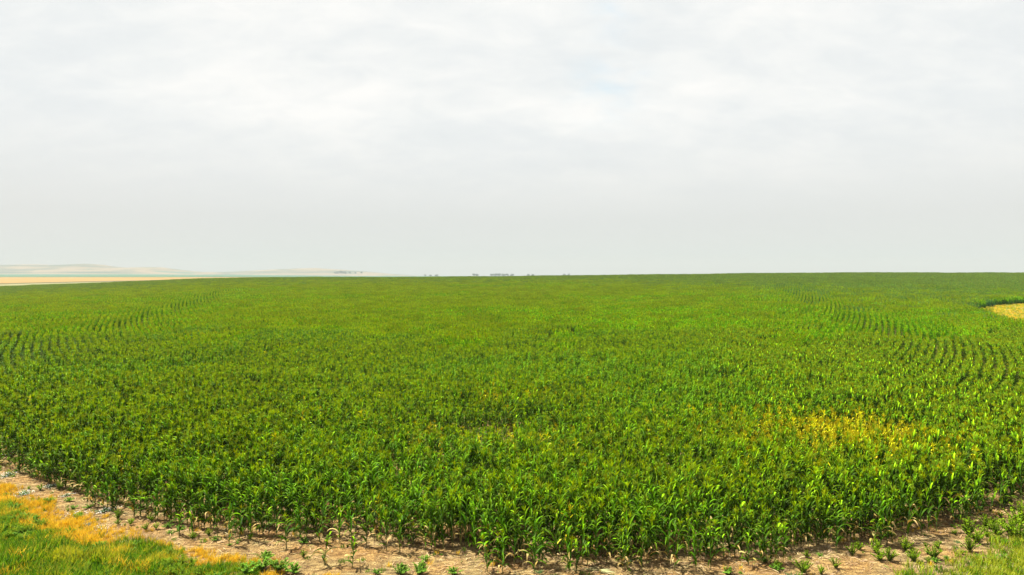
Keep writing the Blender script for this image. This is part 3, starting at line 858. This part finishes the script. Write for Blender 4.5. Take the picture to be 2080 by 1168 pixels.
for px, py, s_, lb in [
    (537, 1140, 1.0, 'bright broad-leaved weed, topmost of the clump at bottom left of centre'),
    (530, 1160, 1.3, 'bright broad-leaved weed, left one of the bottom clump'),
    (565, 1163, 1.3, 'bright broad-leaved weed, middle one of the bottom clump'),
    (598, 1166, 1.0, 'bright broad-leaved weed, right one of the bottom clump'),
    (500, 1168, 1.2, 'bright broad-leaved weed where the verge grass meets the clump'),
    (765, 1167, .6, 'small bright weed at the bottom edge, left of the wide pair'),
    (812, 1168, 1.1, 'wide bright weed at the bottom edge left of centre, left of the pair'),
    (850, 1168, 1.2, 'wide bright weed at the bottom edge left of centre, right of the pair'),
    (922, 1168, .8, 'small bright weed at the bottom edge near the centre'),
    (1476, 1168, .8, 'bright weed on soil at the bottom edge, right of centre'),
    (98, 1022, .8, 'bright green low weed on the bare strip at the left')]:
    weed('bright', px, py, s_ * 1.15, lb, g3)
g4 = 'white flowering weeds at the left'
for px, py, s_, lb in [
    (213, 1040, .9, 'white flowering weed, brightest one, beside the corn at left'),
    (100, 991, .7, 'white flowering weed at the dark weed by the corn corner'),
    (45, 1006, .8, 'white flowering low weed above the golden grass at far left'),
    (158, 1046, .7, 'sparse white flowering weed on bare soil left of the brightest'),
    (175, 1068, .5, 'tiny white flowering weed on soil just above the golden grass'),
    (203, 1075, .6, 'small white flowering weed below the brightest one'),
    (8, 925, 1.1, 'white flowering weed on the left frame edge beside the corn'),
    (15, 968, .9, 'white flowering weed on the left frame edge on bare soil'),
    (135, 1008, .6, 'white flecked weed hugging the thin corn at left')]:
    weed('flower', px, py, s_, lb, g4, 'flowering_weed')

# low tangled weeds nobody could count
wc = proto_collection('low_weed', [mw['dark', i][0] for i in range(4)] + [mw['bright', i][0] for i in range(3)] + [mw['flower', 0][0]])
N = 9000
x = rng.uniform(-30, 31, N); y = rng.uniform(17, 42, N); e_ = edge(x)
nz = vnoise(x, y, 1.1, 31) * .6 + vnoise(x, y, .4, 32) * .4
dv = y - np.where(x < 0, verge(x), rverge(x))
pr = np.where(nz > .60, .55, .03) * np.exp(-np.clip(dv - .2, 0, 9) / 1.3) + .35 * np.exp(-((e_ - y - .1) / .5) ** 2) * (nz > .45)
pr = np.where(x > 8, np.where(nz > .5, pr + .22, pr), np.where(x < -7, pr, pr * .3))
k = (y < e_ + .9) & in_view(x, y, 2) & (dv > -1.2) & (rng.random(N) < pr); x, y = x[k], y[k]; m = len(x)
r3 = np.zeros((m, 3)); r3[:, 2] = rng.uniform(0, 6.28, m)
scatter('low_weeds', np.stack([x, y, terr(x, y) - .02], 1), r3, np.repeat((rng.uniform(.3, .85, m) ** 1.2)[:, None], 3, 1), rng.choice([0, 1, 2, 3, 4, 5, 6, 7], m), wc,
        'low straggling weeds along the soil strip', 'weeds')

N = 7000
x = rng.uniform(-34, -5, N); y = rng.uniform(14, 34, N); dv = verge(x) - y; nz = vnoise(x, y, 1.6, 41) * .6 + vnoise(x, y, .5, 42) * .4
k = (dv > .9) & in_view(x, y, 2) & (x < GW[-1, 0] + 2) & (rng.random(N) < np.where(nz > .5, .75, .1)); x, y, nz = x[k], y[k], nz[k]; m = len(x)
r3 = np.zeros((m, 3)); r3[:, 2] = rng.uniform(0, 6.28, m)
scatter('verge_weeds', np.stack([x, y, terr(x, y) + .03], 1), r3, np.repeat(rng.uniform(.45, 1.05, m)[:, None], 3, 1), np.where(rng.random(m) < .7, rng.integers(0, 4, m), 4 + rng.integers(0, 3, m)), wc,
        'dark leafy weeds mixed into the lower left verge grass', 'weeds')

# fallen corn stalk on the soil
def fallen(px0, py0, px1, py1, label, c):
    x0, y0 = at(px0, py0); x1, y1 = at(px1, py1); mb = MB(); st = MB()
    a = math.atan2(y1 - y0, x1 - x0); L = math.hypot(x1 - x0, y1 - y0); r_ = random.Random(int(px0))
    for i in range(7):
        q = .15 + .8 * i / 7; x = x0 + (x1 - x0) * q; y = y0 + (y1 - y0) * q
        leaf(mb, (x, y, tz(x, y) + .03), a + math.pi + r_.uniform(-.5, .5), .4 * r_.uniform(.7, 1.2), .05, R(14), R(-12), 4, vary(c, .15, r_), c, None, r_, two=False)
    n = 6; P = [(x0 + (x1 - x0) * i / n, y0 + (y1 - y0) * i / n) for i in range(n + 1)]
    vs = []; fs = []
    for i, (x, y) in enumerate(P):
        z = tz(x, y) + .02
        for k in range(6):
            w_ = k * math.pi / 3; vs.append((x - math.sin(a) * .012 * math.cos(w_), y + math.cos(a) * .012 * math.cos(w_), z + .012 * math.sin(w_)))
    for i in range(n):
        for k in range(6): fs.append((i * 6 + k, i * 6 + (k + 1) % 6, i * 6 + 6 + (k + 1) % 6, i * 6 + 6 + k))
    st.add(vs, fs, vary(c, .1, r_))
    e = bpy.data.objects.new('fallen_corn_stalk', None); col.objects.link(e); e.location = (x0, y0, tz(x0, y0))
    for nm, b in (('stalk', st), ('dry_leaves', mb)):
        o = b.build(nm, M_dry, e); o.matrix_parent_inverse = Matrix.Translation((-x0, -y0, -tz(x0, y0)))
    tag(e, label, 'fallen stalk', 'fallen corn stalks')
fallen(1238, 1168, 1186, 1156, 'pale fallen corn stalk lying at the bottom edge right of centre', (.42, .42, .20))
fallen(2042, 1038, 2078, 1028, 'straw coloured fallen stalk on the orange soil at the right edge', (.66, .44, .20))

# ------------------------------------------------------------------ trees on the horizon
def tree(px, D, h, wd, label, seed, base=None):
    r_ = random.Random(seed); x = (px - 1040) / F * D; z = tz(x, D) if base is None else base
    e = bpy.data.objects.new('tree', None); col.objects.link(e); e.location = (x, D, z)
    tr = MB(); tube(tr, [(0, 0, -.3), (.1, 0, h * .4), (.05, .05, h * .75)], [.03 * h, .022 * h, .008 * h], 6, (.09, .07, .05))
    for k in range(4):
        a = r_.uniform(0, 6.28); tube(tr, [(.05, 0, h * .35), (math.cos(a) * wd * .15, math.sin(a) * wd * .15, h * .5), (math.cos(a) * wd * .3, math.sin(a) * wd * .3, h * .68)], [.015 * h, .01 * h, .004 * h], 4, (.09, .07, .05))
    cr = MB(); cl_ = [(r_.uniform(-.34, .34) * wd, r_.uniform(-.34, .34) * wd, h * r_.uniform(.35, .82), r_.uniform(.16, .27) * wd) for _ in range(9)]
    for i in range(700):
        cx_, cy_, cz_, cr_ = r_.choice(cl_)
        v = Vector((r_.gauss(0, 1), r_.gauss(0, 1), r_.gauss(0, .8))).normalized() * cr_ * r_.uniform(.6, 1.1)
        b = Vector((cx_, cy_, cz_)) + v; s_ = r_.uniform(.03, .06) * wd
        q = Euler((r_.uniform(0, 3), r_.uniform(0, 3), r_.uniform(0, 3))).to_matrix()
        cr.add([b + q @ Vector(k) * s_ for k in ((-1, -.6, 0), (1, -.5, 0), (.8, .6, .1), (-.8, .7, 0))], [(0, 1, 2, 3)], vary((.07, .11, .085), .3, r_))
    tr.build('trunk', M_bark, e); cr.build('crown', M_weed, e)
    tag(e, label, 'tree', 'far trees on the horizon')
D1 = 4200
i = 0
for px, h, wd, lb in [
    (864, 7.0, 6, 'faint small tree on the horizon at the foot of the hills, leftmost by the corn'), (874, 6.6, 6, 'faint small tree just right of the leftmost horizon tree'),
    (886, 6.2, 8, 'faint low tree, third of the row at the foot of the hills'),
    (962, 9.2, 8, 'hazy rounded tree, left of the close pair left of the long tree clump'), (969, 8.9, 8, 'hazy rounded tree, right of the close pair left of the long tree clump'),
    (999, 9.0, 9, 'hazy tree at the left end of the long tree clump on the horizon'), (1006, 9.8, 10, 'hazy tree, second in the long tree clump, rounded'),
    (1014, 10.0, 10, 'hazy tree, tallest in the middle of the long tree clump'), (1023, 8.8, 10, 'hazy tree, fourth from left in the long tree clump'),
    (1031, 8.7, 9, 'hazy tree, fifth from left in the long tree clump'), (1040, 8.4, 9, 'hazy tree at the right end of the long tree clump'),
    (1073, 9.3, 7, 'hazy narrow tree alone between the long clump and the last pair'), (1082, 8.3, 7, 'hazy low tree beside the lone narrow one on the horizon'),
    (1146, 9.0, 8, 'hazy low tree, left of the last pair on the horizon'), (1156, 9.8, 8, 'hazy rounded tree, right of the last pair on the horizon')]:
    tree(px, D1, h * 1.55, wd * 2.7, lb, 300 + i); i += 1
for px, h, wd, lb in [(684, 9, 14, 'bluish tree below the second hill, leftmost of its row'), (692, 10, 15, 'bluish tree below the second hill, second of its row'),
                      (700, 9, 14, 'bluish tree below the second hill, third of its row'), (711, 7, 9, 'small bluish tree alone below the second hill, right of the row'),
                      (722, 6, 8, 'tiny bluish tree on the slope of the second hill'), (734, 7, 9, 'tiny bluish tree furthest right on the second hill')]:
    for D in range(4400, 6300, 20):
        zz = hz((px - 1040) / F * D, D)
        if zz > CAM_Z + 4.2 / F * D: break
    tree(px, D, h * 2.2, wd * 2.6, lb, 300 + i, zz - .5); i += 1

# ------------------------------------------------------------------ haze
hm, t = mat('haze_air')
pv = t.n('ShaderNodeVolumePrincipled'); pv.inputs['Color'].default_value = (.435, .462, .490, 1); pv.inputs['Density'].default_value = .00015
ho = t.n('ShaderNodeOutputMaterial'); t.l(pv.outputs[0], ho.inputs['Volume'])
x0, x1, y0, y1, z0, z1 = -13000, 13000, -70, 8300, -1.6, 170
me = bpy.data.meshes.new('haze')
me.from_pydata([(x0, y0, z0), (x1, y0, z0), (x1, y1, z0), (x0, y1, z0), (x0, y0, z1), (x1, y0, z1), (x1, y1, z1), (x0, y1, z1)], [],
               [(0, 3, 2, 1), (4, 5, 6, 7), (0, 1, 5, 4), (1, 2, 6, 5), (2, 3, 7, 6), (3, 0, 4, 7)])
me.materials.append(hm)
ho_ = bpy.data.objects.new('haze', me); col.objects.link(ho_); tag(ho_, 'pale haze over the plain', 'haze', None, 'stuff')
